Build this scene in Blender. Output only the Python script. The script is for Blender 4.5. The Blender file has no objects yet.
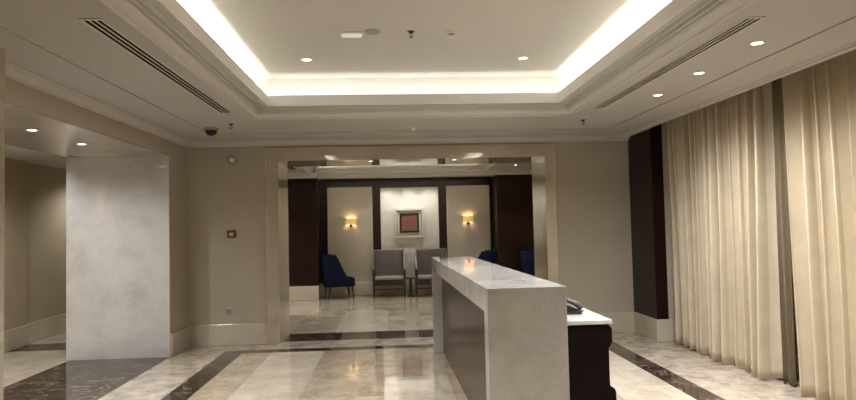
import bpy, bmesh, math, random
from mathutils import Vector, Matrix

# ---------------------------------------------------------------- camera, world, exposure
S = bpy.context.scene
COL = S.collection
PI = math.pi

cam_d = bpy.data.cameras.new('camera')
cam_d.sensor_width = 36.0
cam_d.lens = 635.1266 / 856 * 36
cam_d.clip_start = 0.05
cam_d.clip_end = 100
cam = bpy.data.objects.new('camera', cam_d)
COL.objects.link(cam)
Rv = Vector((0.99816, -0.05625, -0.02280))
Uv = Vector((0.02041, -0.04284, 0.99887))
Fv = Vector((0.05717, 0.99750, 0.04161))
cam.matrix_world = Matrix(((Rv.x, Uv.x, -Fv.x, 0), (Rv.y, Uv.y, -Fv.y, 0), (Rv.z, Uv.z, -Fv.z, 1.5), (0, 0, 0, 1)))
S.camera = cam

world = bpy.data.worlds.new('world')
S.world = world
world.use_nodes = True
world.node_tree.nodes['Background'].inputs[0].default_value = (1.0, 0.86, 0.70, 1)
world.node_tree.nodes['Background'].inputs[1].default_value = 0.02

vs = S.view_settings
S.display_settings.display_device = 'sRGB'
vs.view_transform = 'Standard'
vs.look = 'None'
vs.exposure = 0.14
vs.gamma = 1.0
vs.use_curve_mapping = False
S.cycles.use_denoising = True
S.cycles.max_bounces = 12
S.cycles.diffuse_bounces = 6
S.cycles.glossy_bounces = 6
S.cycles.sample_clamp_indirect = 4.0
S.cycles.caustics_reflective = False
S.cycles.caustics_refractive = False
S.cycles.blur_glossy = 0.5

WARM = (1.0, 0.985, 0.985)
COVE = (1.0, 0.985, 0.945)
P_COVE = 4.0       # watts per metre of cove strip
P_FARCOVE = 24.0
P_DL = 168.0
P_CURT = 132.0
P_SOFFIT = 58.0
P_ART = 28.0
P_SCONCE = 1.6

# ---------------------------------------------------------------- materials
def rgb(h):
    h = h.lstrip('#')
    v = [int(h[i:i + 2], 16) / 255 for i in (0, 2, 4)]
    return tuple((c / 12.92 if c <= 0.04045 else ((c + 0.055) / 1.055) ** 2.4) for c in v) + (1.0,)

def base_mat(name):
    m = bpy.data.materials.new(name)
    m.use_nodes = True
    return m, m.node_tree.nodes, m.node_tree.links, m.node_tree.nodes['Principled BSDF']

def setp(b, **k):
    for n, v in k.items():
        b.inputs[n.replace('_', ' ')].default_value = v

def mix_node(N, L, fac, a, b, mode='MIX'):
    n = N.new('ShaderNodeMix'); n.data_type = 'RGBA'; n.blend_type = mode
    for s, v in ((n.inputs[0], fac), (n.inputs[6], a), (n.inputs[7], b)):
        if hasattr(v, 'is_linked'): L.new(v, s)
        else: s.default_value = v
    return n.outputs[2]

def ramp(N, L, src, stops):
    r = N.new('ShaderNodeValToRGB')
    e = r.color_ramp.elements
    while len(e) < len(stops): e.new(0.5)
    for i, (p, c) in enumerate(stops):
        e[i].position = p; e[i].color = c
    L.new(src, r.inputs[0])
    return r.outputs[0]

def noise(N, L, vec, scale, detail=5, rough=0.55, dist=0.0):
    n = N.new('ShaderNodeTexNoise')
    n.inputs['Scale'].default_value = scale; n.inputs['Detail'].default_value = detail
    n.inputs['Roughness'].default_value = rough; n.inputs['Distortion'].default_value = dist
    L.new(vec, n.inputs['Vector'])
    return n.outputs['Fac']

def grey(v): return (v, v, v, 1)

def plain(name, col, rough=0.5, var=0.06, scale=4.0, bump=0.0, bscale=200, **kw):
    m, N, L, b = base_mat(name)
    tc = N.new('ShaderNodeTexCoord').outputs['Object']
    c = rgb(col)
    f = noise(N, L, tc, scale)
    lo = tuple(x * (1 - var) for x in c[:3]) + (1,); hi = tuple(min(1, x * (1 + var)) for x in c[:3]) + (1,)
    L.new(ramp(N, L, f, [(0.3, lo), (0.7, hi)]), b.inputs['Base Color'])
    setp(b, Roughness=rough, **kw)
    if bump:
        bn = N.new('ShaderNodeBump'); bn.inputs['Strength'].default_value = bump; bn.inputs['Distance'].default_value = 0.002
        L.new(noise(N, L, tc, bscale, 2), bn.inputs['Height']); L.new(bn.outputs[0], b.inputs['Normal'])
    return m

def marble(name, base, dark, light, rough=0.1, scale=1.6, vein=0.5, tile=0.0, tilevar=0.10, veincol=None, stretch=(1, 1, 1), dist=1.6, vw=0.028, vs=1.4, ior=1.6):
    """polished stone: clouded ground, thin warped veins, optional slab by slab shift"""
    m, N, L, b = base_mat(name)
    tc = N.new('ShaderNodeTexCoord').outputs['Object']
    mp = N.new('ShaderNodeMapping'); mp.inputs['Scale'].default_value = stretch; L.new(tc, mp.inputs['Vector'])
    vec = mp.outputs[0]; wn = None
    if tile:
        sn = N.new('ShaderNodeVectorMath'); sn.operation = 'SNAP'
        sn.inputs[1].default_value = (tile, tile, 50)
        ad0 = N.new('ShaderNodeVectorMath'); ad0.operation = 'ADD'; ad0.inputs[1].default_value = (0.22, 0.02, 25)
        L.new(tc, ad0.inputs[0]); L.new(ad0.outputs[0], sn.inputs[0])
        wn = N.new('ShaderNodeTexWhiteNoise'); wn.noise_dimensions = '3D'; L.new(sn.outputs[0], wn.inputs['Vector'])
        sc = N.new('ShaderNodeVectorMath'); sc.operation = 'SCALE'; sc.inputs['Scale'].default_value = 9.0; L.new(wn.outputs['Color'], sc.inputs[0])
        ad = N.new('ShaderNodeVectorMath'); ad.operation = 'ADD'; L.new(vec, ad.inputs[0]); L.new(sc.outputs[0], ad.inputs[1])
        vec = ad.outputs[0]
    cloud = noise(N, L, vec, scale, 6, 0.6, 0.4)
    col = ramp(N, L, cloud, [(0.28, rgb(dark)), (0.5, rgb(base)), (0.72, rgb(light))])
    # vein: where a warped noise crosses one half
    v = noise(N, L, vec, scale * vs, 7, 0.62, dist)
    vm = N.new('ShaderNodeMath'); vm.operation = 'SUBTRACT'; vm.inputs[1].default_value = 0.5; L.new(v, vm.inputs[0])
    va = N.new('ShaderNodeMath'); va.operation = 'ABSOLUTE'; L.new(vm.outputs[0], va.inputs[0])
    vr = ramp(N, L, va.outputs[0], [(0.0, grey(vein)), (vw, grey(0))])
    col = mix_node(N, L, vr, col, rgb(veincol or light))
    if tile:
        mr = N.new('ShaderNodeMapRange'); mr.inputs[3].default_value = 1 - tilevar; mr.inputs[4].default_value = 1 + tilevar
        L.new(wn.outputs['Value'], mr.inputs[0])
        hs = N.new('ShaderNodeHueSaturation'); L.new(mr.outputs[0], hs.inputs['Value']); L.new(col, hs.inputs['Color'])
        col = hs.outputs['Color']
    L.new(col, b.inputs['Base Color'])
    setp(b, Roughness=rough, IOR=ior)
    return m

def wood(name, a, c, rough=0.3, scale=3.0, axis='Z'):
    m, N, L, b = base_mat(name)
    tc = N.new('ShaderNodeTexCoord').outputs['Object']
    mp = N.new('ShaderNodeMapping'); mp.inputs['Scale'].default_value = {'Z': (9, 9, 0.5), 'Y': (9, 0.5, 9), 'X': (0.5, 9, 9)}[axis]
    L.new(tc, mp.inputs['Vector'])
    f = noise(N, L, mp.outputs[0], scale, 6, 0.65, 0.6)
    L.new(ramp(N, L, f, [(0.25, rgb(a)), (0.75, rgb(c))]), b.inputs['Base Color'])
    setp(b, Roughness=rough)
    return m

def fabric(name, col, rough=0.8, var=0.12, weave=500, sheen=0.3, sheen_rough=0.4):
    m = plain(name, col, rough, var, 6.0, 0.25, weave)
    setp(m.node_tree.nodes['Principled BSDF'], Sheen_Weight=sheen, Sheen_Roughness=sheen_rough)
    return m

def glow(name, col, strength):
    m, N, L, b = base_mat(name)
    setp(b, Base_Color=(0.8, 0.8, 0.8, 1), Emission_Color=tuple(col) + (1,), Emission_Strength=strength)
    return m

M = {}
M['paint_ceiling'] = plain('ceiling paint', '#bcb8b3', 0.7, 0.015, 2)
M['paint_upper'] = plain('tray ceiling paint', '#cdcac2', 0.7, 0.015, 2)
M['paint_lip_lit'] = plain('lit lip paint', '#efede8', 0.5, 0.01)  # near white so the cove light on the lip sits in its colour
M['paint_trim'] = plain('trim paint', '#cbc8c2', 0.45, 0.01, 3)
M['wallpaper'] = plain('beige wall covering', '#b2a998', 0.6, 0.03, 3, 0.12, 350)
M['corridor_paint'] = plain('corridor wall paint', '#ac9f86', 0.65, 0.03, 3)
M['frame_stone'] = marble('polished beige door stone', '#b5aa97', '#a99e8b', '#c1b7a5', 0.035, 1.1, 0.15)
M['base_stone'] = marble('cream skirting stone', '#c4baa9', '#b8ad9b', '#d0c7b8', 0.14, 1.6, 0.2)
M['pier_stone'] = marble('pale grey wall marble', '#d6d4d1', '#c6c3bf', '#e0deda', 0.03, 3.2, 0.3, veincol='#ebe9e6', dist=0.7, vw=0.02)
for k_ in ('frame_stone', 'pier_stone'): setp(M[k_].node_tree.nodes['Principled BSDF'], IOR=2.3)
M['soffit_stone'] = marble('grey soffit marble', '#b6aea8', '#aaa29c', '#c2bbb5', 0.08, 1.2, 0.2)
M['desk_stone'] = marble('desk marble', '#ccc9c4', '#bcb8b2', '#d6d3ce', 0.045, 3.4, 0.22, veincol='#aaa59e', dist=0.7, vw=0.02, vs=0.8)
M['floor_tan'] = marble('tan floor marble', '#ab9c86', '#8f806c', '#c0b29d', 0.03, 3.0, 0.5, 0.64, 0.09, veincol='#cfc5b4', ior=1.85, dist=0.9)
M['floor_cream'] = marble('cream floor marble', '#c2b7a5', '#b0a491', '#d2c8b8', 0.03, 3.0, 0.4, 0.64, 0.05, veincol='#dcd5c8', ior=1.85, dist=0.9)
M['floor_edge'] = marble('veined perimeter marble', '#b3a797', '#88776a', '#d2c9bc', 0.035, 5.5, 0.5, 0.64, 0.05, veincol='#d8cfc0', ior=1.85, dist=0.8)
M['floor_far'] = marble('lounge floor marble', '#aea28c', '#9b8f78', '#c1b59f', 0.02, 2.4, 0.35, 0.64, 0.06, ior=2.0, dist=0.9)
M['floor_dark'] = marble('dark brown marble', '#392e27', '#241c17', '#5b4c42', 0.05, 4.0, 0.6, 0.64, 0.12, veincol='#a89a8a', dist=0.5, vw=0.016, vs=0.7)
setp(M['floor_dark'].node_tree.nodes['Principled BSDF'], IOR=1.42)
M['espresso'] = wood('espresso veneer', '#180b09', '#261411', 0.35)
M['desk_front'] = wood('desk front veneer', '#32281f', '#43362a', 0.24, 2.0)
M['black_wood'] = wood('near black veneer', '#0d0504', '#160a08', 0.5)
setp(M['desk_front'].node_tree.nodes['Principled BSDF'], Specular_IOR_Level=0.3)
setp(M['espresso'].node_tree.nodes['Principled BSDF'], Specular_IOR_Level=0.25)
setp(M['black_wood'].node_tree.nodes['Principled BSDF'], Specular_IOR_Level=0.12)
M['leg_wood'] = wood('dark chair wood', '#231b17', '#372c26', 0.3)
M['arm_wood'] = wood('taupe chair wood', '#453a34', '#574b43', 0.4)
M['panel_silk'] = fabric('cream silk panel', '#d2cabb', 0.6, 0.03, 300, 0.1)
M['panel_white'] = fabric('off white panel', '#dcd9cf', 0.6, 0.02, 300, 0.1)
M['curtain'] = fabric('champagne satin', '#cabda4', 0.6, 0.07, 90, 0.25, 0.35)
M['lining'] = fabric('olive lining', '#5f533b', 0.8, 0.08, 200)
M['navy'] = fabric('navy velvet', '#081029', 0.85, 0.15, 400, 0.0, 0.3)
setp(M['navy'].node_tree.nodes['Principled BSDF'], Specular_IOR_Level=0.15)
M['grey_fabric'] = fabric('grey taupe upholstery', '#5f5854', 0.65, 0.08, 500, 0.3)
M['grey_seat'] = fabric('pale seat fabric', '#8f8781', 0.65, 0.08, 500, 0.3)
M['white_plastic'] = plain('white plastic', '#dedbd2', 0.4, 0.01)
M['bright_plastic'] = plain('bright white plastic', '#f6f4ee', 0.35, 0.01)
M['grey_plastic'] = plain('grey plastic', '#99958d', 0.4, 0.02)
M['black_plastic'] = plain('black plastic', '#17161a', 0.3, 0.05)
M['slot'] = plain('slot black', '#090807', 0.8, 0.05)
M['phone_grey'] = plain('dark grey plastic', '#4d4a47', 0.35, 0.03)
M['chrome'] = plain('chrome', '#c9c6c0', 0.15, 0.02, Metallic=1.0)
M['bronze'] = plain('dark bronze', '#1f1915', 0.35, 0.05, Metallic=0.7)
M['silver_frame'] = plain('silvered frame', '#d6d3cc', 0.3, 0.04, 20, Metallic=0.1)
M['mat_board'] = plain('mat board', '#dbd7cc', 0.8, 0.01)
M['dark_frame'] = plain('black frame', '#15100e', 0.3, 0.05)
M['red_box'] = plain('red plastic', '#6b2218', 0.4, 0.04)
M['label_white'] = plain('white label', '#c9b8a8', 0.5, 0.02)
setp(M['slot'].node_tree.nodes['Principled BSDF'], Specular_IOR_Level=0.0)
M['dome_glass'] = plain('smoked dome', '#0c0a09', 0.08, 0.02)
M['lens'] = glow('lamp lens', (1.0, 0.90, 0.74), 14.0)
M['lens_dim'] = glow('dim lamp lens', (1.0, 0.92, 0.80), 0.35)
M['shade_glow'] = glow('lit sconce shade', (1.0, 0.60, 0.20), 0.45)
setp(M['shade_glow'].node_tree.nodes['Principled BSDF'], Base_Color=rgb('#d9b46a'))

def art_mat():
    m, N, L, b = base_mat('abstract red picture')
    tc = N.new('ShaderNodeTexCoord').outputs['Object']
    f = noise(N, L, tc, 7, 5, 0.6, 0.8)
    c = ramp(N, L, f, [(0.3, rgb('#633530')), (0.55, rgb('#7a4a41')), (0.75, rgb('#7d614d'))])
    sx = N.new('ShaderNodeSeparateXYZ'); L.new(tc, sx.inputs[0])
    g = ramp(N, L, sx.outputs['Z'], [(0.20, rgb('#6e6249')), (0.29, rgb('#74433b'))])
    L.new(mix_node(N, L, 0.4, c, g), b.inputs['Base Color'])
    setp(b, Roughness=0.5)
    return m
M['art'] = art_mat()

# ---------------------------------------------------------------- helpers
def finish(name, bm, mat, parent=None, smooth=False, bevel=0.0, loc=None):
    bmesh.ops.recalc_face_normals(bm, faces=bm.faces)
    me = bpy.data.meshes.new(name)
    bm.to_mesh(me); bm.free()
    for m in (mat if isinstance(mat, (list, tuple)) else [mat]):
        me.materials.append(M[m] if isinstance(m, str) else m)
    o = bpy.data.objects.new(name, me)
    COL.objects.link(o)
    if parent: o.parent = parent
    if loc: o.location = loc
    if smooth:
        me.shade_smooth()
        es = o.modifiers.new('edges', 'EDGE_SPLIT'); es.split_angle = math.radians(40)
    if bevel:
        bv = o.modifiers.new('bevel', 'BEVEL'); bv.width = bevel; bv.segments = 2; bv.limit_method = 'ANGLE'
        bv.angle_limit = math.radians(40)
    return o

def box(bm, x0, x1, y0, y1, z0, z1):
    v = [bm.verts.new(p) for p in ((x0, y0, z0), (x1, y0, z0), (x1, y1, z0), (x0, y1, z0), (x0, y0, z1), (x1, y0, z1), (x1, y1, z1), (x0, y1, z1))]
    for f in ((0, 3, 2, 1), (4, 5, 6, 7), (0, 1, 5, 4), (1, 2, 6, 5), (2, 3, 7, 6), (3, 0, 4, 7)):
        bm.faces.new([v[i] for i in f])

def boxes(*bs):
    bm = bmesh.new()
    for b in bs: box(bm, *b)
    return bm

def prism(bm, pts, axis, a, b):
    """extrude a closed 2D outline along an axis from a to b"""
    def P(u, v, w):
        return {'X': (w, u, v), 'Y': (u, w, v), 'Z': (u, v, w)}[axis]
    A = [bm.verts.new(P(u, v, a)) for u, v in pts]; B = [bm.verts.new(P(u, v, b)) for u, v in pts]
    n = len(pts)
    bm.faces.new(A); bm.faces.new(B[::-1])
    for i in range(n): bm.faces.new((A[i], B[i], B[(i + 1) % n], A[(i + 1) % n]))

def lathe(bm, prof, seg=24, c=(0, 0, 0), axis='Z'):
    def P(r, h, t):
        x, y = r * math.cos(t), r * math.sin(t)
        p = {'Z': (x, y, h), 'Y': (x, h, y), 'X': (h, x, y)}[axis]
        return (p[0] + c[0], p[1] + c[1], p[2] + c[2])
    rings = []
    for r, h in prof:
        if r < 1e-6: rings.append([bm.verts.new(P(0, h, 0))])
        else: rings.append([bm.verts.new(P(r, h, 2 * PI * k / seg)) for k in range(seg)])
    for a, b in zip(rings, rings[1:]):
        for k in range(seg):
            k2 = (k + 1) % seg
            if len(a) == 1 and len(b) == 1: continue
            if len(a) == 1: bm.faces.new((a[0], b[k], b[k2]))
            elif len(b) == 1: bm.faces.new((a[k], b[0], a[k2]))
            else: bm.faces.new((a[k], b[k], b[k2], a[k2]))

def tube(bm, pts, r, seg=8, taper=None, square=False):
    """a round or square bar that follows points"""
    pts = [Vector(p) for p in pts]
    rings = []
    up = Vector((0, 0, 1))
    for i, p in enumerate(pts):
        d = (pts[min(i + 1, len(pts) - 1)] - pts[max(i - 1, 0)]).normalized()
        s = d.cross(up)
        if s.length < 0.05: s = d.cross(Vector((1, 0, 0))) if abs(d.x) < 0.9 else d.cross(Vector((0, 1, 0)))
        s.normalize(); t = s.cross(d).normalized()
        rr = r if taper is None else taper[i]
        n = 4 if square else seg
        rings.append([bm.verts.new(p + (s * math.cos(2 * PI * (k + 0.5) / n) + t * math.sin(2 * PI * (k + 0.5) / n)) * rr * (1.414 if square else 1)) for k in range(n)])
    n = len(rings[0])
    for a, b in zip(rings, rings[1:]):
        for k in range(n): bm.faces.new((a[k], b[k], b[(k + 1) % n], a[(k + 1) % n]))
    bm.faces.new(rings[0][::-1]); bm.faces.new(rings[-1])

def thing(name, label, cat, loc=(0, 0, 0), rz=0.0, group=None):
    o = bpy.data.objects.new(name, None)
    COL.objects.link(o)
    o.empty_display_size = 0.1
    o.location = loc; o.rotation_euler = (0, 0, rz)
    o['label'] = label; o['category'] = cat
    if group: o['group'] = group
    return o

def tag(o, label, cat, group=None):
    o['label'] = label; o['category'] = cat
    if group: o['group'] = group
    return o

def struct(name, bm, mat, bevel=0.0, smooth=False):
    o = finish(name, bm, mat, None, smooth, bevel)
    o['kind'] = 'structure'
    return o

def copy_thing(root, loc, label, rz=None):
    def cp(o, parent):
        c = o.copy(); COL.objects.link(c)
        if parent: c.parent = parent
        for ch in list(o.children): cp(ch, c)
        return c
    r = cp(root, None)
    r.location = loc; r['label'] = label
    if rz is not None: r.rotation_euler = (0, 0, rz)
    return r

def area_strip(name, loc, sx, sy, power, tilt=(0, 0, 0), color=COVE):
    d = bpy.data.lights.new(name, 'AREA'); d.shape = 'RECTANGLE'; d.size = sx; d.size_y = sy
    d.energy = power; d.color = color; d.spread = math.radians(130)
    o = bpy.data.objects.new(name, d); COL.objects.link(o)
    o.location = loc; o.rotation_euler = tilt
    return o

# ---------------------------------------------------------------- dimensions (metres; camera stands at x=0 y=0)
XL, XR, YB, ZC, ZU = -2.698, 3.286, 8.56, 2.70, 3.155
YF = 9.306                      # lounge side of the doorway
DL, DR, DZ = -1.505, 2.095, 2.415
YP = 7.87                       # marble pier face in the left opening
YN = 4.17                       # near end of the left opening
ZO = 2.43
XC = -3.90                      # corridor side of the opening
YW = 14.25                      # lounge back wall
YFRONT = -3.0
TX0, TX1, TY0, TY1 = -1.46, 1.993, -1.2, 6.83
BASE = 0.276

# ---------------------------------------------------------------- cove lamps (hidden in the troughs of the ceiling trays)
def cove(prefix, x0, x1, y0, y1, zt, p, sides='NSEW'):
    L_, W_ = y1 - y0, x1 - x0
    cx, cy = (x0 + x1) / 2, (y0 + y1) / 2
    up = PI
    o = 0.02
    k = math.radians(48)
    if 'N' in sides: area_strip(prefix + '_north', (cx, y1 - 0.005, zt), W_, 0.03, p * W_ * 0.42, (up - k, 0, 0))
    if 'S' in sides: area_strip(prefix + '_south', (cx, y0 + 0.005, zt), W_, 0.03, p * W_ * 0.42, (up + k, 0, 0))
    if 'W' in sides: area_strip(prefix + '_west', (x0 + 0.005, cy, zt), 0.03, L_, p * L_ * 4.2, (0, up - k * 0.8, 0))
    if 'E' in sides: area_strip(prefix + '_east', (x1 - 0.005, cy, zt), 0.03, L_, p * L_ * 4.2, (0, up + k * 0.8, 0))
cove('cove_strip', TX0 + 0.06, TX1 - 0.06, TY0 + 0.06, TY1 - 0.06, 2.85, P_COVE)
FX0, FX1, FY0, FY1 = -1.72, 2.06, 10.3, 13.66
cove('lounge_cove_strip', FX0 + 0.06, FX1 - 0.06, FY0 + 0.06, FY1 - 0.06, 2.85, P_FARCOVE)

# ---------------------------------------------------------------- floor
def build_floor():
    xs = [-5.3, -3.88, -2.698, -2.11, -1.865, -1.5, -0.86, -0.10, 0.52, 1.30, 1.94, 2.515, 2.745, 3.286, 3.9, 4.4]
    ys = [YFRONT - 0.2, YN, 5.70, 6.45, 7.87, 7.95, 8.164, 8.56, 8.60, 8.68, 9.15, 9.306, 9.62, 11.6, YW + 0.2]
    mats = ['floor_tan', 'floor_cream', 'floor_edge', 'floor_far', 'floor_dark']
    def rule(x, y):
        if y > 9.306 and x > -3.88:
            if -0.74 < 0 and -0.86 < x < -0.10 and y < 11.6: return 1
            return 3
        if x < -3.88: return 4 if 8.60 < y < 9.15 else 1
        if y > 8.68: return 4 if -1.505 < x < 2.2 else 2
        if y > 8.56: return 2
        if x < -2.698: return 4 if YN < y < 7.87 else 2
        if -2.11 < x < 2.745 and y < 8.164:
            if y > 7.95 or x < -1.865 or x > 2.515: return 4
            if 5.70 < y and (-1.5 < x < -0.86): return 1
            if y < 6.45 and (-0.10 < x < 0.52): return 1
            if 5.70 < y and 1.30 < x < 1.94: return 1
            return 0 if x < 1.94 else 1
        return 2
    bm = bmesh.new()
    g = {}
    for i, x in enumerate(xs):
        for j, y in enumerate(ys): g[i, j] = bm.verts.new((x, y, 0))
    for i in range(len(xs) - 1):
        for j in range(len(ys) - 1):
            f = bm.faces.new((g[i, j], g[i + 1, j], g[i + 1, j + 1], g[i, j + 1]))
            f.material_index = rule((xs[i] + xs[i + 1]) / 2, (ys[j] + ys[j + 1]) / 2)
    o = struct('floor', bm, mats)
    return o
build_floor()

# ---------------------------------------------------------------- walls
struct('wall_back', boxes((-3.9, DL - 0.02, YB, YF, 0, 3.2), (DR + 0.02, 4.4, YB, YF, 0, 3.2), (DL - 0.02, DR + 0.02, YB, YF, DZ + 0.02, 3.2)), 'wallpaper')
struct('wall_left', boxes((XC, XL, YP + 0.02, YB, 0, 2.72), (XC, XL, YFRONT, YN - 0.02, 0, 2.72), (XC, XL, YN - 0.02, YP + 0.02, ZO + 0.02, 2.72)), 'wallpaper')
struct('wall_right', boxes((XR, 4.4, 7.82, YB, 0, 3.2), (3.75, 4.4, YFRONT, 7.82, 0, 3.2)), 'wallpaper')
struct('wall_front', boxes((XC, 4.4, YFRONT - 0.2, YFRONT, 0, 3.2)), 'wallpaper')
# corridor shell on the far side of the left opening
struct('wall_corridor', boxes((-5.3, -5.02, 1.0, 9.05, 0, 2.8), (-5.3, -5.10, 9.05, 14.4, 0, 2.8), (-5.1, XC, 13.2, 13.4, 0, 2.8), (-5.1, XC, 1.0, 1.2, 0, 2.8), (XC - 0.005, XC, YP + 0.03, 13.2, 0, 2.8)), 'corridor_paint')
struct('ceiling_corridor', boxes((-5.3, XC, 1.0, 13.4, 2.52, 2.6)), 'paint_ceiling')
# marble lining of the left opening
struct('wall_marble_pier', boxes((XC - 0.01, XL - 0.0, YP, YP + 0.02, 0, ZO)), 'pier_stone', 0.003)
struct('wall_marble_jamb', boxes((XC - 0.01, XL, YN - 0.02, YN, 0, ZO)), 'pier_stone', 0.003)
struct('ceiling_soffit', boxes((XC, XL, YN, YP, ZO, ZO + 0.02)), 'soffit_stone')
# near stone pier on the left, and its plain faces
struct('wall_near_pier', boxes((XL, -2.45, 3.4, YN, 0, 2.72)), 'frame_stone', 0.003)

# ---------------------------------------------------------------- ceiling with its tray
T = 0.12
tb = 0.15                       # the cove reaches this far behind the tray edge
def ceiling_ring(bm, X0, X1, Y0, Y1, x0, x1, y0, y1, z0, z1):
    box(bm, X0, x0, Y0, Y1, z0, z1); box(bm, x1, X1, Y0, Y1, z0, z1)
    box(bm, x0, x1, Y0, y0, z0, z1); box(bm, x0, x1, y1, Y1, z0, z1)
bm = bmesh.new()
ceiling_ring(bm, XL, XR, YFRONT, YB, TX0, TX1, TY0, TY1, ZC, ZC + T)
# slightly lower margin round the walls
box(bm, XL, -2.21, YFRONT, YB, ZC - 0.010, ZC + 0.001)
box(bm, 2.79, XR, YFRONT, YB, ZC - 0.010, ZC + 0.001)
box(bm, -2.21, 2.79, 7.92, YB, ZC - 0.010, ZC + 0.001)
# pocket above the curtains
box(bm, XR, 3.76, YFRONT, 7.83, 2.95, 3.05)
box(bm, XR - 0.02, XR, YFRONT, 7.82, ZC, 2.96)
struct('ceiling', bm, 'paint_ceiling')
bm = bmesh.new()
ceiling_ring(bm, TX0 - tb - 0.15, TX1 + tb + 0.15, TY0 - tb - 0.15, TY1 + tb + 0.15, TX0 - tb, TX1 + tb, TY0 - tb, TY1 + tb, ZC + T - 0.01, ZU + 0.02)
box(bm, TX0 - tb - 0.1, TX1 + tb + 0.1, TY0 - tb - 0.1, TY1 + tb + 0.1, ZU, ZU + 0.1)
struct('ceiling_tray', bm, 'paint_upper')

PROF = [(0.0, 2.7005), (0.0, 2.680), (0.006, 2.676), (0.014, 2.680), (0.016, 2.698), (0.026, 2.699), (0.044, 2.706), (0.060, 2.720), (0.070, 2.738), (0.074, 2.758),
        (0.088, 2.758), (0.090, 2.746), (0.102, 2.746), (0.104, 2.775), (0.120, 2.775), (0.122, 2.762), (0.134, 2.762), (0.136, 2.790), (0.190, 2.790)]
LIP = [(0.188, 2.788), (0.192, 2.788), (0.192, 2.897), (0.162, 2.897), (0.162, 2.822), (-0.02, 2.822)]
def sweep_rect(prof, x0, x1, y0, y1):
    bm = bmesh.new()
    rings = []
    for ins, z in prof:
        rings.append([bm.verts.new(p) for p in ((x0 + ins, y0 + ins, z), (x1 - ins, y0 + ins, z), (x1 - ins, y1 - ins, z), (x0 + ins, y1 - ins, z))])
    for a, b in zip(rings, rings[1:]):
        for k in range(4): bm.faces.new((a[k], a[(k + 1) % 4], b[(k + 1) % 4], b[k]))
    return bm
struct('trim_tray', sweep_rect(PROF, TX0, TX1, TY0, TY1), 'paint_trim')
struct('trim_tray_lip', sweep_rect(LIP, TX0, TX1, TY0, TY1), 'paint_lip_lit')

# cornice along the walls: a small stepped ledge
CORN = [(0, -0.07), (0.022, -0.07), (0.028, -0.055), (0.05, -0.045), (0.078, -0.028), (0.085, -0.012), (0.10, -0.008), (0.10, 0.008), (0, 0.008)]
ZM = ZC - 0.012
def cornice(name, wall, a, b, pos, sgn, zref=ZM):
    bm = bmesh.new()
    pts = [(pos + sgn * u, zref + w) for u, w in CORN]
    prism(bm, pts, 'Y' if wall == 'x' else 'X', a, b)
    return struct(name, bm, 'paint_trim')
cornice('trim_left_cornice', 'x', YFRONT, YB, XL, 1)
cornice('trim_back_cornice', 'y', XL, XR, YB, -1)
bm = bmesh.new()
prism(bm, [(XR - 0.115, ZM - 0.03), (XR - 0.06, ZM - 0.03), (XR - 0.05, ZM - 0.012), (XR, ZM - 0.008), (XR, ZM + 0.008), (XR - 0.14, ZM + 0.008), (XR - 0.13, ZM - 0.012), (XR - 0.118, ZM - 0.016)], 'Y', YFRONT, YB)
struct('trim_right_cornice', bm, 'paint_trim')

# skirting
def skirt(bm, x0, x1, y0, y1, h=BASE):
    box(bm, x0, x1, y0, y1, 0, h)
struct('baseboard_back', boxes((XL, -1.666, YB - 0.022, YB, 0, BASE), (2.235, XR, YB - 0.022, YB, 0, BASE)), 'base_stone', 0.006)
struct('baseboard_left', boxes((XL, XL + 0.022, YP + 0.02, YB - 0.022, 0, BASE)), 'base_stone', 0.006)
struct('baseboard_right', boxes((XR - 0.022, XR, 7.80, YB - 0.022, 0, BASE), (XR - 0.022, 3.75, 7.798, 7.82, 0, BASE)), 'base_stone', 0.006)
struct('baseboard_corridor', boxes((-5.02, -4.995, 1.2, 9.05, 0, 0.28), (-5.10, -5.075, 9.05, 13.2, 0, 0.28), (-5.10, XC, 13.175, 13.2, 0, 0.28)), 'base_stone', 0.008)

# dark wood cladding beside the curtains
struct('trim_wood_panel', boxes((XR - 0.012, XR, 7.806, YB - 0.001, BASE, 2.665), (XR, 3.425, 7.806, 7.82, BASE, 2.95)), 'espresso')

# polished stone surround of the doorway
def surround():
    t = 0.03
    fo0, fo1, fz = -1.666, 2.235, 2.585
    for n, b in (('trim_doorway_left', [(fo0, DL, YB - t, YB, 0, fz), (DL - 0.02, DL, YB, YF, 0, DZ), (DL - 0.16, DL, YF, YF + t, 0, fz)]),
                 ('trim_doorway_right', [(DR, fo1, YB - t, YB, 0, fz), (DR, DR + 0.02, YB, YF, 0, DZ), (DR, DR + 0.16, YF, YF + t, 0, fz)]),
                 ('trim_doorway_lintel', [(DL, DR, YB - t, YB, DZ, fz), (DL, DR, YB, YF, DZ, DZ + 0.02), (DL, DR, YF, YF + t, DZ, fz)])):
        struct(n, boxes(*b), 'frame_stone')
    bead = 0.012
    bm = boxes((fo0 - bead, fo0, YB - t - 0.008, YB, 0, fz + bead), (fo1, fo1 + bead, YB - t - 0.008, YB, 0, fz + bead), (fo0, fo1, YB - t - 0.008, YB, fz, fz + bead))
    struct('trim_doorway_edge', bm, 'frame_stone', 0.003)
surround()

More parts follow.
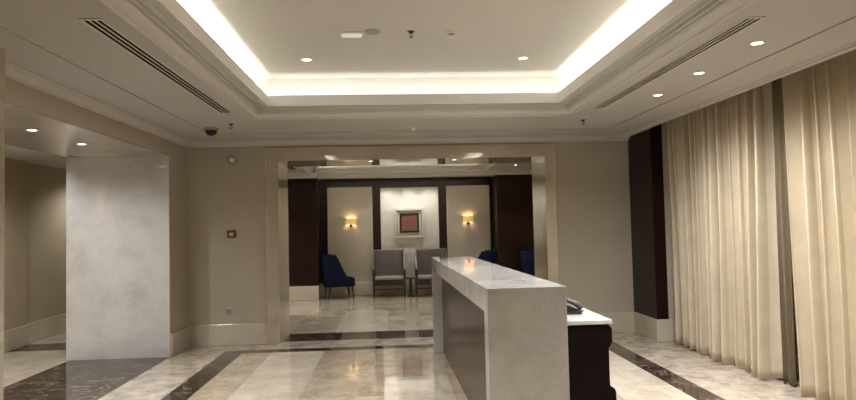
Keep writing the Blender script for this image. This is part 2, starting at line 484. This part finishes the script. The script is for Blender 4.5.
# ---------------------------------------------------------------- lounge beyond the doorway
struct('wall_lounge_sides', boxes((-3.9, -3.7, YF, YW, 0, 3.2), (4.2, 4.4, YF, YW, 0, 3.2)), 'wallpaper')
PX0, PX1, PY = -1.585, 2.262, 13.6
struct('wall_lounge_back', boxes((-3.9, 4.4, YW, YW + 0.2, 0, 3.2)), 'espresso')
struct('wall_lounge_pier_left', boxes((-3.7, PX0, PY, YW, 0.30, 2.578)), 'espresso')
struct('wall_lounge_pier_right', boxes((PX1, 4.2, PY, YW, 0.30, 2.578)), 'espresso')
struct('baseboard_lounge', boxes((-3.7, PX0 + 0.01, PY - 0.015, YW, 0, 0.30), (PX1 - 0.01, 4.2, PY - 0.015, YW, 0, 0.30), (PX0, PX1, YW - 0.025, YW, 0, 0.30)), 'base_stone', 0.006)
bm = bmesh.new()
ceiling_ring(bm, -3.7, 4.2, YF, YW, FX0, FX1, FY0, FY1, ZC, ZC + T)
struct('ceiling_lounge', bm, 'paint_ceiling')
bm = bmesh.new()
ceiling_ring(bm, FX0 - tb - 0.15, FX1 + tb + 0.15, FY0 - tb - 0.15, FY1 + tb + 0.15, FX0 - tb, FX1 + tb, FY0 - tb, FY1 + tb, ZC + T - 0.01, ZU + 0.02)
box(bm, FX0 - tb - 0.1, FX1 + tb + 0.1, FY0 - tb - 0.1, FY1 + tb + 0.1, ZU, ZU + 0.1)
struct('ceiling_lounge_tray', bm, 'paint_upper')
struct('trim_lounge_tray', sweep_rect(PROF, FX0, FX1, FY0, FY1), 'paint_trim')
struct('trim_lounge_tray_lip', sweep_rect(LIP, FX0, FX1, FY0, FY1), 'paint_lip_lit')
# lounge cornice: against the back wall between the piers, and on the pier fronts
bm = bmesh.new()
YC = 13.84                      # front of the cornice soffit that holds the picture spotlights
prism(bm, [(YW, 2.60), (YC, 2.60), (YC - 0.01, 2.615), (YC - 0.03, 2.625), (YC - 0.07, 2.655), (YC - 0.075, 2.67), (YC - 0.16, 2.685), (YC - 0.16, 2.705), (YW, 2.705)], 'X', PX0 - 0.02, PX1 + 0.02)
for x0, x1 in ((-3.7, PX0 + 0.012), (PX1 - 0.012, 4.2)):
    prism(bm, [(YW, 2.578), (PY - 0.012, 2.578), (PY - 0.02, 2.60), (PY - 0.05, 2.63), (PY - 0.055, 2.66), (PY - 0.12, 2.685), (PY - 0.12, 2.704), (YW, 2.704)], 'X', x0, x1)
struct('trim_lounge_cornice', bm, 'paint_trim')

# fabric panels set in the dark back wall, each in a thin cream edge
def wall_panel(name, x0, x1, z0, z1, mat):
    o = struct(name, boxes((x0, x1, YW - 0.014, YW, z0, z1)), mat)
    e = 0.05
    bm = boxes((x0, x0 + e, YW - 0.026, YW, z0, z1), (x1 - e, x1, YW - 0.026, YW, z0, z1))
    struct(name.replace('panel', 'panel_edge'), bm, mat, 0.006)
wall_panel('trim_panel_left', -1.434, -0.433, 0.30, 2.415, 'panel_silk')
wall_panel('trim_panel_middle', -0.254, 1.049, 0.30, 2.385, 'panel_white')
wall_panel('trim_panel_right', 1.23, 2.207, 0.30, 2.405, 'panel_silk')

# ---------------------------------------------------------------- reception desk
def reception_desk():
    # local frame: x across, y along, origin at the middle of the near end
    L_, W, H = 3.97, 0.475, 1.13
    t = thing('reception_desk', 'long white marble reception counter with dark front panel standing on the tan floor', 'desk', (0.782, 3.71, 0), 0.021)
    w = W / 2
    a = 0.15
    finish('counter_top', boxes((-w, w, 0.122, L_ - 0.092, H - a, H)), 'desk_stone', t, bevel=0.004)
    finish('end_panel', boxes((-w, w, 0, 0.12, 0, H)), 'desk_stone', t, bevel=0.004)
    finish('end_panel', boxes((-w, w, L_ - 0.09, L_, 0, H)), 'desk_stone', t, bevel=0.004)
    finish('front_panel', boxes((-w + 0.115, -w + 0.14, 0.12, L_ - 0.09, 0, H - a)), 'desk_front', t)
    finish('back_panel', boxes((w - 0.06, w - 0.035, 0.12, L_ - 0.09, 0, H - a)), 'black_wood', t)
reception_desk()

def work_cabinet():
    t = thing('work_cabinet', 'low black wood cabinet with white stone top behind the marble counter', 'cabinet', (1.34, 4.77, 0), 0)
    x0, x1, d = -0.30, 0.315, 0.83
    finish('worktop', boxes((x0, x1, 0, d, 0.728, 0.76)), 'desk_stone', t, bevel=0.004)
    bm = bmesh.new()
    # outline of the end seen from the camera: rounded fascia, recessed body, wider plinth
    pts = [(x0, 0.0), (x1 + 0.015, 0.0), (x1 + 0.015, 0.215), (x1 + 0.005, 0.24), (x1 - 0.03, 0.262), (x1 - 0.03, 0.545), (x1 - 0.012, 0.572), (x1 - 0.008, 0.70), (x1 - 0.03, 0.727), (x0, 0.727)]
    prism(bm, pts, 'Y', 0.012, d - 0.01)
    finish('body', bm, 'black_wood', t, bevel=0.003)
    finish('drawer_front', boxes((x1 - 0.009, x1 + 0.004, 0.03, d - 0.03, 0.58, 0.695)), 'black_wood', t, bevel=0.002)
    return t
work_cabinet()

def telephone():
    t = thing('telephone', 'dark desk telephone with dark grey handset lying on the low white worktop', 'telephone', (1.425, 5.22, 0.76), math.radians(90))
    bm = bmesh.new()
    prism(bm, [(-0.10, 0.0), (0.10, 0.0), (0.10, 0.03), (-0.09, 0.105), (-0.10, 0.10)], 'X', -0.10, 0.11)
    bmesh.ops.rotate(bm, verts=bm.verts, cent=(0, 0, 0), matrix=Matrix.Rotation(PI, 3, 'Z'))
    finish('base', bm, 'black_plastic', t, bevel=0.008)
    bm = bmesh.new()
    for i in range(4):
        for j in range(3):
            y = 0.03 + 0.0 - i * 0.028; x = -0.005 + j * 0.03
            z = 0.03 + (y + 0.10) * (0.075 / 0.19) + 0.001
            box(bm, x, x + 0.02, y - 0.009, y + 0.009, z - 0.004, z + 0.004)
    finish('keypad', bm, 'grey_plastic', t)
    bm = bmesh.new()
    tube(bm, [(-0.075, -0.105, 0.045), (-0.075, -0.075, 0.075), (-0.075, -0.03, 0.096), (-0.075, 0.03, 0.122), (-0.075, 0.07, 0.133), (-0.075, 0.105, 0.122)], 0.02, 10, [0.024, 0.027, 0.017, 0.017, 0.027, 0.024])
    finish('handset', bm, 'phone_grey', t, smooth=True)
    bm = bmesh.new()
    pts = []
    for k in range(120):
        u = k / 119; a = u * 2 * PI * 18
        c = Vector((-0.115 - 0.05 * math.sin(u * PI), -0.11 + 0.16 * u, 0.012 + 0.02 * (1 - u)))
        pts.append(c + Vector((math.cos(a) * 0.008, 0, math.sin(a) * 0.008)))
    tube(bm, pts, 0.0025, 5)
    finish('cord', bm, 'black_plastic', t, smooth=True)
telephone()

# ---------------------------------------------------------------- chairs and table in the lounge
def grey_armchair():
    t = thing('armchair', 'grey upholstered high-back armchair left of the small dark table', 'armchair', (-0.085, 13.86, 0), 0, 'grey lounge armchairs')
    w = 0.355
    for s in (-1, 1):
        bm = bmesh.new(); x = s * (w - 0.022)
        tube(bm, [(x, -0.24, 0.0), (x, -0.245, 0.30), (x, -0.24, 0.60)], 0.02, square=True, taper=[0.014, 0.019, 0.02])
        finish('front_leg', bm, 'leg_wood', t, bevel=0.003)
        bm = bmesh.new()
        tube(bm, [(x, 0.31, 0.0), (x, 0.25, 0.30), (x, 0.235, 0.50)], 0.02, square=True, taper=[0.014, 0.019, 0.02])
        finish('back_leg', bm, 'leg_wood', t, bevel=0.003)
        bm = bmesh.new()
        tube(bm, [(x, 0.235, 0.48), (x, 0.26, 0.75), (x * 0.97, 0.30, 1.03), (x * 0.97, 0.285, 1.045), (x, 0.20, 0.98), (x, 0.08, 0.83), (x, -0.06, 0.70), (x, -0.17, 0.635), (x, -0.25, 0.605)], 0.019, square=True)
        finish('arm', bm, 'arm_wood', t, bevel=0.003)
        bm = bmesh.new()
        tube(bm, [(x, -0.235, 0.165), (x, 0.275, 0.165)], 0.012, square=True)
        finish('stretcher', bm, 'leg_wood', t)
    bm = bmesh.new(); tube(bm, [(-w + 0.03, 0.02, 0.165), (w - 0.03, 0.02, 0.165)], 0.012, square=True)
    finish('stretcher', bm, 'leg_wood', t)
    finish('seat_rail', boxes((-w + 0.03, w - 0.03, -0.245, 0.23, 0.28, 0.40)), 'leg_wood', t, bevel=0.004)
    bm = boxes((-w + 0.05, w - 0.05, -0.262, 0.20, 0.402, 0.462))
    finish('seat', bm, 'grey_seat', t, bevel=0.02)
    bm = bmesh.new()
    prism(bm, [(0.19, 0.40), (0.25, 0.40), (0.315, 1.04), (0.305, 1.055), (0.255, 1.05)], 'X', -w + 0.045, w - 0.045)
    finish('backrest', bm, 'grey_fabric', t, bevel=0.018)
    return t
arm = grey_armchair()
arm.scale = (1, 1, 0.96)
copy_thing(arm, (0.835, 13.82, 0), 'grey upholstered high-back armchair right of the small table, partly behind the counter')

def side_table():
    t = thing('side_table', 'small dark wood side table between the two grey armchairs', 'table', (0.375, 13.85, 0))
    finish('table_top', boxes((-0.12, 0.12, -0.15, 0.15, 0.375, 0.40)), 'leg_wood', t, bevel=0.004)
    finish('pedestal', boxes((-0.03, 0.03, -0.03, 0.03, 0.02, 0.375)), 'leg_wood', t, bevel=0.004)
    finish('foot', boxes((-0.09, 0.09, -0.11, 0.11, 0.0, 0.02)), 'leg_wood', t, bevel=0.003)
side_table()

def tub_chair():
    """navy upholstered chair facing local -y: a wrap-round back that slopes to low arms"""
    t = thing('tub_chair', 'navy blue tub chair with sloping sides beside the left wall light', 'chair', (-1.205, 13.78, 0), math.radians(106), 'navy tub chairs')
    # plan path of the shell: right front corner, round the back, left front corner
    path = []
    w, f, bk, r = 0.31, -0.36, 0.30, 0.17
    path += [(w - 0.03 * 0, f + (bk - r - f) * k / 8) for k in range(9)]
    path += [(w - r + r * math.cos(a), bk - r + r * math.sin(a)) for a in [PI / 2 * k / 6 for k in range(1, 7)]]
    path += [(-x, y) for x, y in path[::-1]][0:]
    n = len(path)
    zb = 0.27
    def top(y):
        u = (y - f) / (bk - f)
        if u < 0.26: return 0.44 + 0.04 * u / 0.26
        u2 = min(1, (u - 0.26) / 0.36)
        return 0.48 + (0.945 - 0.48) * (u2 ** 1.15)
    bm = bmesh.new(); rings = []
    for i, (x, y) in enumerate(path):
        # inward direction
        p0 = Vector(path[max(i - 1, 0)]); p1 = Vector(path[min(i + 1, n - 1)])
        d = (p1 - p0)
        d = d.normalized() if d.length > 1e-6 else Vector((-1, 0))
        nrm = Vector((-d.y, d.x)); 
        if nrm.dot(Vector((0, -0.05)) - Vector((x, y))) < 0: nrm = -nrm
        h = top(y); lean = 0.05 * max(0, (y - 0.05)) / 0.25
        th = 0.075
        ring = []
        for (inn, z) in ((0.012, zb), (0, zb + 0.02), (0, h - 0.03), (0.012, h - 0.006), (th * 0.5, h), (th - 0.012, h - 0.006), (th, h - 0.03), (th, zb + 0.02), (th - 0.012, zb)):
            kk = (z - zb) / (0.945 - zb)
            q = Vector((x, y)) + nrm * inn
            ring.append(bm.verts.new((q.x * (1 - 0.06 * kk * 0), q.y + lean * kk, z)))
        rings.append(ring)
    m = len(rings[0])
    for a, b in zip(rings, rings[1:]):
        for k in range(m): bm.faces.new((a[k], a[(k + 1) % m], b[(k + 1) % m], b[k]))
    bm.faces.new(rings[0]); bm.faces.new(rings[-1][::-1])
    bmesh.ops.remove_doubles(bm, verts=bm.verts, dist=0.0005)
    finish('shell', bm, 'navy', t, smooth=True)
    finish('seat', boxes((-w + 0.078, w - 0.078, f - 0.015, bk - 0.08, 0.275, 0.45)), 'navy', t, bevel=0.03)
    for sx in (-1, 1):
        for y0, dy in ((f + 0.05, -0.02), (bk - 0.10, 0.05)):
            bm = bmesh.new(); x = sx * (w - 0.05)
            tube(bm, [(x + sx * 0.01, y0 + dy, 0), (x, y0, 0.275)], 0.018, square=True, taper=[0.012, 0.02])
            finish('leg', bm, 'leg_wood', t)
    return t
tub = tub_chair()
tub.scale = (0.86, 0.93, 1)
copy_thing(tub, (1.90, 13.76, 0), 'navy blue tub chair beside the right wall light, seen above the counter', math.radians(-106))
copy_thing(tub, (2.98, 13.0, 0), 'navy blue tub chair before the dark pier, half hidden by the doorway jamb', math.radians(58))

# ---------------------------------------------------------------- picture and wall lights
def picture():
    t = thing('framed_picture', 'square red abstract picture in a silver frame on the white panel', 'picture', (0.384, YW - 0.014, 1.255))
    W, H = 0.312, 0.665
    def ring(b, d0, d1, o0, o1):
        return [(-o1, -o0, d0, d1, b, b + 0), ]
    def fr(name, o, i, zc, y0, y1, mat):
        bm = boxes((-o, o, y0, y1, zc + i, zc + o), (-o, o, y0, y1, zc - o, zc - i), (-o, -i, y0, y1, zc - i, zc + i), (i, o, y0, y1, zc - i, zc + i))
        finish(name, bm, mat, t, bevel=0.004)
    zc = 0.333
    fr('outer_frame', 0.328, 0.275, zc, -0.045, 0.0, 'silver_frame')
    fr('frame_lip', 0.276, 0.266, zc, -0.038, -0.002, 'dark_frame')
    finish('mat_board', boxes((-0.27, 0.27, -0.016, -0.002, zc - 0.27, zc + 0.27)), 'mat_board', t)
    fr('inner_frame', 0.215, 0.175, zc, -0.034, -0.016, 'dark_frame')
    finish('painting', boxes((-0.178, 0.178, -0.022, -0.016, zc - 0.178, zc + 0.178)), 'art', t)
picture()

def sconce(x, label):
    t = thing('wall_sconce', label, 'wall lamp', (x, YW - 0.014, 1.66), 0, 'wall lights on the cream panels')
    bm = bmesh.new()
    prof_o = [(0.115 * math.cos(a), -0.10 * math.sin(a)) for a in [PI * k / 16 for k in range(17)]]
    prof_i = [(u * 0.95, v * 0.95) for u, v in prof_o][::-1]
    prism(bm, prof_o + prof_i, 'Z', -0.075, 0.055)
    finish('shade', bm, 'shade_glow', t)
    bm = bmesh.new()
    box(bm, -0.03, 0.03, -0.012, 0, -0.135, -0.06)
    tube(bm, [(0, -0.01, -0.10), (0, -0.05, -0.10), (0, -0.05, -0.05)], 0.008)
    lathe(bm, [(0, -0.128), (0.026, -0.12), (0.03, -0.10), (0.02, -0.085), (0, -0.082)], 12, (0, -0.055, 0))
    finish('bracket', bm, 'bronze', t)
    d = bpy.data.lights.new('sconce_lamp', 'POINT'); d.energy = P_SCONCE; d.color = (1.0, 0.80, 0.55); d.shadow_soft_size = 0.03
    o = bpy.data.objects.new('sconce_lamp', d); COL.objects.link(o); o.parent = t; o.location = (0, -0.055, -0.005)
sconce(-0.914, 'lit amber wall lamp on the cream panel above the left navy chair')
sconce(1.71, 'lit amber wall lamp on the cream panel right of the red picture')

# ---------------------------------------------------------------- lamps in the ceilings
def downlight(loc, label, group, power, r=0.045, angle=80, blend=0.6, color=WARM, lens='lens'):
    t = thing('downlight', label, 'ceiling light', loc, 0, group)
    bm = bmesh.new()
    lathe(bm, [(r * 0.72, 0.004), (r * 0.72, -0.002), (r * 0.85, -0.006), (r, -0.004), (r + 0.004, 0.001), (r * 0.72, 0.004)], 24)
    finish('trim_ring', bm, 'white_plastic', t, smooth=True)
    bm = bmesh.new(); lathe(bm, [(0, -0.001), (r * 0.72, -0.001), (r * 0.72, 0.001), (0, 0.001)], 20)
    finish('lens', bm, lens, t)
    d = bpy.data.lights.new('downlight_lamp', 'SPOT'); d.energy = power; d.color = color
    d.spot_size = math.radians(angle); d.spot_blend = blend; d.shadow_soft_size = 0.03
    o = bpy.data.objects.new('downlight_lamp', d); COL.objects.link(o); o.parent = t; o.location = (0, 0, -0.02)
    return t
downlight((-0.80, 6.20, ZU), 'left of two lit round downlights in the raised tray ceiling', 'tray downlights', P_DL, 0.055)
downlight((1.335, 6.20, ZU), 'right of two lit round downlights in the raised tray ceiling', 'tray downlights', P_DL, 0.055)
for (x, y), lb in zip(((2.512, 4.153), (2.524, 4.999), (2.551, 5.865)), ('largest and nearest lit downlight above the curtains', 'middle lit downlight in the row above the curtains', 'farthest lit downlight of the row above the curtains')):
    downlight((x, y, ZC), lb, 'downlights above the curtains', P_CURT, 0.05, 160, 1.0)
for (x, y), lb in zip(((-3.155, 5.761), (-3.177, 6.703)), ('lit downlight in the left opening soffit, farther from the marble pier', 'lit downlight in the left opening soffit, next to the marble pier')):
    downlight((x, y, ZO), lb, 'downlights in the left opening', P_SOFFIT, 0.05, 165, 0.9, (1.0, 0.985, 0.97))
for x, lb in ((-0.276, 'left lit downlight under the stone lintel of the doorway'), (0.875, 'right lit downlight under the stone lintel of the doorway')):
    downlight((x, 8.72, DZ), lb, 'doorway soffit downlights', 30, 0.04, 90, 0.6)
downlight((2.513, 12.67, ZC), 'lit lounge downlight above the right navy chair', 'lounge downlight', 60, 0.05, 100, 0.6)
for x, lb in ((-0.081, 'left spotlight of three above the red picture'), (0.383, 'middle spotlight of three above the red picture'), (0.828, 'right spotlight of three above the red picture')):
    sp = downlight((x, 13.93, 2.60), lb, 'picture spotlights', P_ART, 0.03, 100, 1.0, (1.0, 0.96, 0.90))
    [c for c in sp.children if c.type == 'LIGHT'][0].rotation_euler = (math.radians(6), 0, 0)

# spots added out of view to brighten tray front, curtain margin, lounge, corridor
def lamp_only(name, loc, power, angle=110, color=WARM):
    d = bpy.data.lights.new(name, 'SPOT'); d.energy = power; d.color = color
    d.spot_size = math.radians(angle); d.spot_blend = 0.7; d.shadow_soft_size = 0.04
    o = bpy.data.objects.new(name, d); COL.objects.link(o); o.location = loc
for x in (-0.80, 1.335):
    for y, f in ((1.4, 0.35), (4.1, 1.0)): lamp_only('tray_added_spot', (x, y, ZU - 0.03), P_DL * f)  # unseen, added to lift the light on floor and desk end
for y in (3.3,): lamp_only('curtain_added_spot', (2.52, y, ZC - 0.03), P_CURT * 0.6, 120)  # unseen spot added to light the near curtain
for x, y in ((-2.8, 12.67), (-0.9, 11.0), (1.3, 11.0)): lamp_only('lounge_added_spot', (x, y, (ZC if x < -2 else ZU) - 0.03), 150)  # unseen spots added to brighten the lounge
for y in (4.82,): lamp_only('opening_downlight_lamp', (-3.16, y, ZO - 0.03), P_SOFFIT, 150)
for y in (4.5, 7.5, 10.5): lamp_only('corridor_added_spot', (-4.45, y, 2.49), 50, 150)  # unseen spots added as low light for the corridor

# ---------------------------------------------------------------- ceiling fittings
def diffuser(x0, x1, y0, y1, z, label, slots=3):
    t = thing('air_diffuser', label, 'air vent', ((x0 + x1) / 2, (y0 + y1) / 2, z), 0, 'slot air diffusers')
    w, l = (x1 - x0) / 2, (y1 - y0) / 2
    e, b = 0.012, 0.009
    finish('backing', boxes((-w + 0.002, w - 0.002, -l + 0.002, l - 0.002, -0.0022, 0.0)), 'slot', t)
    finish('frame', boxes((-w, -w + e, -l, l, -0.008, 0), (w - e, w, -l, l, -0.008, 0), (-w + e, w - e, -l, -l + e * 1.6, -0.008, 0), (-w + e, w - e, l - e * 1.6, l, -0.008, 0)), 'white_plastic', t)
    g = (2 * (w - e) - (slots - 1) * b) / slots
    for k in range(slots - 1):
        x = -w + e + (k + 1) * g + k * b
        finish('slat', boxes((x, x + b, -l + e, l - e, -0.0075, 0)), 'white_plastic', t)
    return t
diffuser(-1.715, -1.593, 3.585, 6.52, ZC, 'long three-slot air grille left of the ceiling tray')
diffuser(2.125, 2.235, 3.595, 6.50, ZC, 'long three-slot air grille right of the ceiling tray')
diffuser(-2.02, -1.86, 10.9, 12.9, ZC, 'short dark air grille on the lounge ceiling', 2)

def dome_camera():
    t = thing('dome_camera', 'dark dome security camera on the low ceiling left of the tray', 'camera', (-2.077, 7.466, ZC))
    bm = bmesh.new(); lathe(bm, [(0, 0), (0.082, 0), (0.085, -0.012), (0.080, -0.028), (0.066, -0.032), (0, -0.032)], 28)
    finish('housing', bm, 'grey_plastic', t, smooth=True)
    bm = bmesh.new(); lathe(bm, [(0.068, -0.030)] + [(0.068 * math.cos(a), -0.032 - 0.062 * math.sin(a)) for a in [PI / 2 * k / 8 for k in range(9)]], 28)
    finish('dome', bm, 'dome_glass', t, smooth=True)
dome_camera()

def sprinkler(loc, label):
    t = thing('sprinkler', label, 'sprinkler', loc, 0, 'ceiling sprinkler heads')
    bm = bmesh.new(); lathe(bm, [(0, 0.0), (0.032, 0), (0.030, -0.006), (0.012, -0.008), (0.009, -0.022), (0, -0.022)], 16)
    finish('escutcheon', bm, 'bronze', t)
    bm = bmesh.new(); tube(bm, [(-0.009, 0, -0.02), (-0.014, 0, -0.034), (-0.003, 0, -0.05)], 0.003); tube(bm, [(0.009, 0, -0.02), (0.014, 0, -0.034), (0.003, 0, -0.05)], 0.003)
    finish('frame_arms', bm, 'bronze', t)
    bm = bmesh.new(); lathe(bm, [(0, -0.048), (0.018, -0.049), (0.018, -0.052), (0, -0.053)], 14)
    finish('deflector', bm, 'bronze', t)
sprinkler((-1.783, 7.204, ZC), 'small sprinkler head beside the dark dome camera')
sprinkler((2.249, 7.253, ZC), 'small sprinkler head on the low ceiling beyond the right grille')
sprinkler((0.193, 5.32, ZU), 'small sprinkler head in the middle of the raised tray ceiling')

def smoke_detector():
    t = thing('smoke_detector', 'white round smoke detector with dark vents on the raised ceiling', 'detector', (0.537, 5.34, ZU))
    bm = bmesh.new(); lathe(bm, [(0, 0), (0.058, 0), (0.060, -0.010), (0.052, -0.020), (0.046, -0.022), (0, -0.022)], 28)
    finish('base', bm, 'white_plastic', t, smooth=True)
    bm = bmesh.new(); lathe(bm, [(0, -0.022), (0.030, -0.022), (0.030, -0.034), (0, -0.034)], 20)
    finish('vents', bm, 'slot', t)
    bm = bmesh.new()
    for k in range(8):
        a = 2 * PI * k / 8
        tube(bm, [(0.034 * math.cos(a), 0.034 * math.sin(a), -0.020), (0.032 * math.cos(a), 0.032 * math.sin(a), -0.036)], 0.005, 6)
    lathe(bm, [(0, -0.034), (0.042, -0.034), (0.038, -0.044), (0.020, -0.052), (0, -0.053)], 24)
    finish('cap', bm, 'white_plastic', t, smooth=True)
smoke_detector()

def emergency_light():
    t = thing('emergency_light', 'pale rectangular emergency light on the raised tray ceiling', 'light', (-0.309, 5.34, ZU))
    finish('housing', boxes((-0.095, 0.095, -0.04, 0.04, -0.022, 0)), 'white_plastic', t, bevel=0.006)
    finish('diffuser', boxes((-0.085, 0.085, -0.034, 0.034, -0.034, -0.022)), 'lens_dim', t, bevel=0.004)
emergency_light()

def ceiling_speaker():
    t = thing('ceiling_speaker', 'flat round ceiling speaker beside the rectangular emergency light', 'speaker', (-0.132, 5.31, ZU))
    bm = bmesh.new(); lathe(bm, [(0.052, 0), (0.068, 0), (0.068, -0.006), (0.060, -0.010), (0.052, -0.006), (0.052, 0)], 28)
    finish('ring', bm, 'grey_plastic', t, smooth=True)
    bm = bmesh.new(); lathe(bm, [(0, -0.006), (0.052, -0.005), (0.052, -0.001), (0, -0.001)], 28)
    finish('grille', bm, 'grey_plastic', t, smooth=True)
ceiling_speaker()

def motion_sensor():
    t = thing('motion_sensor', 'small white domed sensor on the low ceiling between tray and doorway', 'sensor', (0.275, 7.60, ZC))
    bm = bmesh.new(); lathe(bm, [(0, 0), (0.042, 0), (0.042, -0.008), (0.034, -0.014), (0, -0.014)], 24)
    finish('base', bm, 'white_plastic', t, smooth=True)
    bm = bmesh.new(); lathe(bm, [(0.030, -0.013)] + [(0.030 * math.cos(a), -0.014 - 0.034 * math.sin(a)) for a in [PI / 2 * k / 6 for k in range(7)]], 20)
    finish('lens_dome', bm, 'bright_plastic', t, smooth=True)
motion_sensor()

# ---------------------------------------------------------------- fittings on the back wall
def wall_sounder():
    t = thing('wall_sounder', 'small round white alarm unit high on the beige wall', 'alarm', (-2.111, YB, 2.443))
    bm = bmesh.new(); lathe(bm, [(0, 0), (0.062, 0), (0.062, -0.014), (0.054, -0.020), (0, -0.020)], 26, axis='Y')
    finish('back_box', bm, 'grey_plastic', t, smooth=True)
    bm = bmesh.new(); lathe(bm, [(0.040, -0.019)] + [(0.040 * math.cos(a), -0.02 - 0.036 * math.sin(a)) for a in [PI / 2 * k / 6 for k in range(7)]], 22, (0.004, 0, 0.002), 'Y')
    finish('lens_dome', bm, 'bright_plastic', t, smooth=True)
wall_sounder()

def call_point():
    t = thing('fire_call_point', 'red fire alarm call point on the beige wall left of the doorway', 'alarm', (-2.12, YB, 1.459))
    finish('housing', boxes((-0.055, 0.055, -0.04, 0, -0.05, 0.05)), 'red_box', t, bevel=0.006)
    finish('glass', boxes((-0.026, 0.026, -0.043, -0.039, -0.022, 0.018)), 'label_white', t, bevel=0.001)
    finish('label_strip', boxes((-0.04, 0.04, -0.042, -0.039, 0.030, 0.040)), 'red_box', t)
call_point()

def outlet():
    t = thing('wall_socket', 'small silver wall socket low on the beige wall', 'socket', (-2.169, YB, 0.447))
    finish('plate', boxes((-0.045, 0.045, -0.010, 0, -0.045, 0.045)), 'chrome', t, bevel=0.004)
    finish('insert', boxes((-0.030, 0.030, -0.013, -0.009, -0.030, 0.030)), 'grey_plastic', t, bevel=0.002)
    for x, z in ((0, 0.017), (-0.014, -0.012), (0.014, -0.012)):
        finish('pin_hole', boxes((x - 0.005, x + 0.005, -0.0145, -0.0125, z - 0.008, z + 0.008)), 'slot', t)
outlet()

# ---------------------------------------------------------------- curtains
def curtain(name, label, y0, y1, xb, amp, nf, seed, z0, z1, mat, flare=0.05, skew=(0, 0), group=None):
    """a pleated sheet hanging from z1 to z0 between y0 and y1 (y1 is the far edge)"""
    rnd = random.Random(seed)
    t = thing(name, label, 'curtain', (xb, (y0 + y1) / 2, 0), 0, group)
    # irregular fold widths
    ws = [rnd.uniform(0.7, 1.35) for _ in range(nf)]
    tot = sum(ws); kn = [0]
    for w in ws: kn.append(kn[-1] + w / tot)
    am = [rnd.uniform(0.7, 1.1) for _ in range(nf + 1)]
    sk = [rnd.uniform(-0.35, 0.35) for _ in range(nf + 1)]
    ph2 = [rnd.uniform(0, 6.28) for _ in range(6)]
    NU, NV = nf * 30, 26
    bm = bmesh.new(); grid = []
    for j in range(NV + 1):
        v = j / NV                      # 0 top, 1 bottom
        z = z1 + (z0 - z1) * v
        row = []
        for i in range(NU + 1):
            u = i / NU
            k = 0
            while k < nf - 1 and u > kn[k + 1]: k += 1
            s = (u - kn[k]) / (kn[k + 1] - kn[k])
            a = am[k] * (1 - s) + am[k + 1] * s
            q = s + sk[k] * s * (1 - s) * (0.5 + v)
            c = (0.5 - 0.5 * math.cos(2 * PI * q)) ** (0.85 + 0.3 * math.sin(k * 1.7))
            c2 = 0.05 * math.sin(4 * PI * q + ph2[k % 6]) * v * c
            x = -amp * a * (c + c2) * (0.85 + 0.15 * v)
            x += 0.012 * math.sin(3.0 * v + u * 19 + ph2[0]) * v
            x -= flare * v ** 2 * u_flare(u)
            yy = y0 + (y1 - y0) * u + amp * 0.16 * a * math.sin(2 * PI * q) * (1 if 0 < u < 1 else 0)
            yy += 0.014 * math.sin(2.2 * v + k) * v + skew[0] * v * (1 - u) ** 2 + skew[1] * v * u ** 2
            dz = 0.012 * math.sin(u * 23 + ph2[1]) * (v > 0.99)
            row.append(bm.verts.new((x, yy - (y0 + y1) / 2, z + (0.014 + dz if j == NV else 0))))
        grid.append(row)
    for a, b in zip(grid, grid[1:]):
        for i in range(NU): bm.faces.new((a[i], a[i + 1], b[i + 1], b[i]))
    o = finish('cloth', bm, mat, t)
    o.data.shade_smooth()
    so = o.modifiers.new('thick', 'SOLIDIFY'); so.thickness = 0.004
    # pleat heading tape along the top
    bm = bmesh.new()
    pts = [(vv.x + 0.006, vv.y, z1 - 0.03) for vv in ()]
    box(bm, 0.008, 0.016, -(y1 - y0) / 2, (y1 - y0) / 2, z1 - 0.08, z1)
    finish('heading_tape', bm, mat, t)
    return t
def u_flare(u): return 1.0 - 0.6 * u
curtain('curtain', 'far champagne satin curtain hanging beside the dark wood panel', 5.67, 7.78, 3.62, 0.235, 12, 3, 0.0, 2.93, 'curtain', 0.02, (0.0, -0.14), group='champagne curtains')
curtain('curtain', 'nearest champagne satin curtain hanging in wide folds', 2.6, 5.45, 3.62, 0.25, 14, 11, 0.0, 2.93, 'curtain', 0.03, (0, -0.16), group='champagne curtains')
curtain('curtain', 'dark olive lining curtain showing in the gap between the champagne curtains', 5.49, 5.645, 3.54, 0.03, 2, 5, 0.0, 2.93, 'lining', 0.0)
def curtain_track():
    t = thing('curtain_track', 'dark curtain rail in the ceiling pocket above the curtains', 'rail', (3.55, 5.1, 2.94))
    finish('rail', boxes((-0.012, 0.012, -2.6, 2.6, -0.006, 0.01)), 'white_plastic', t)
curtain_track()
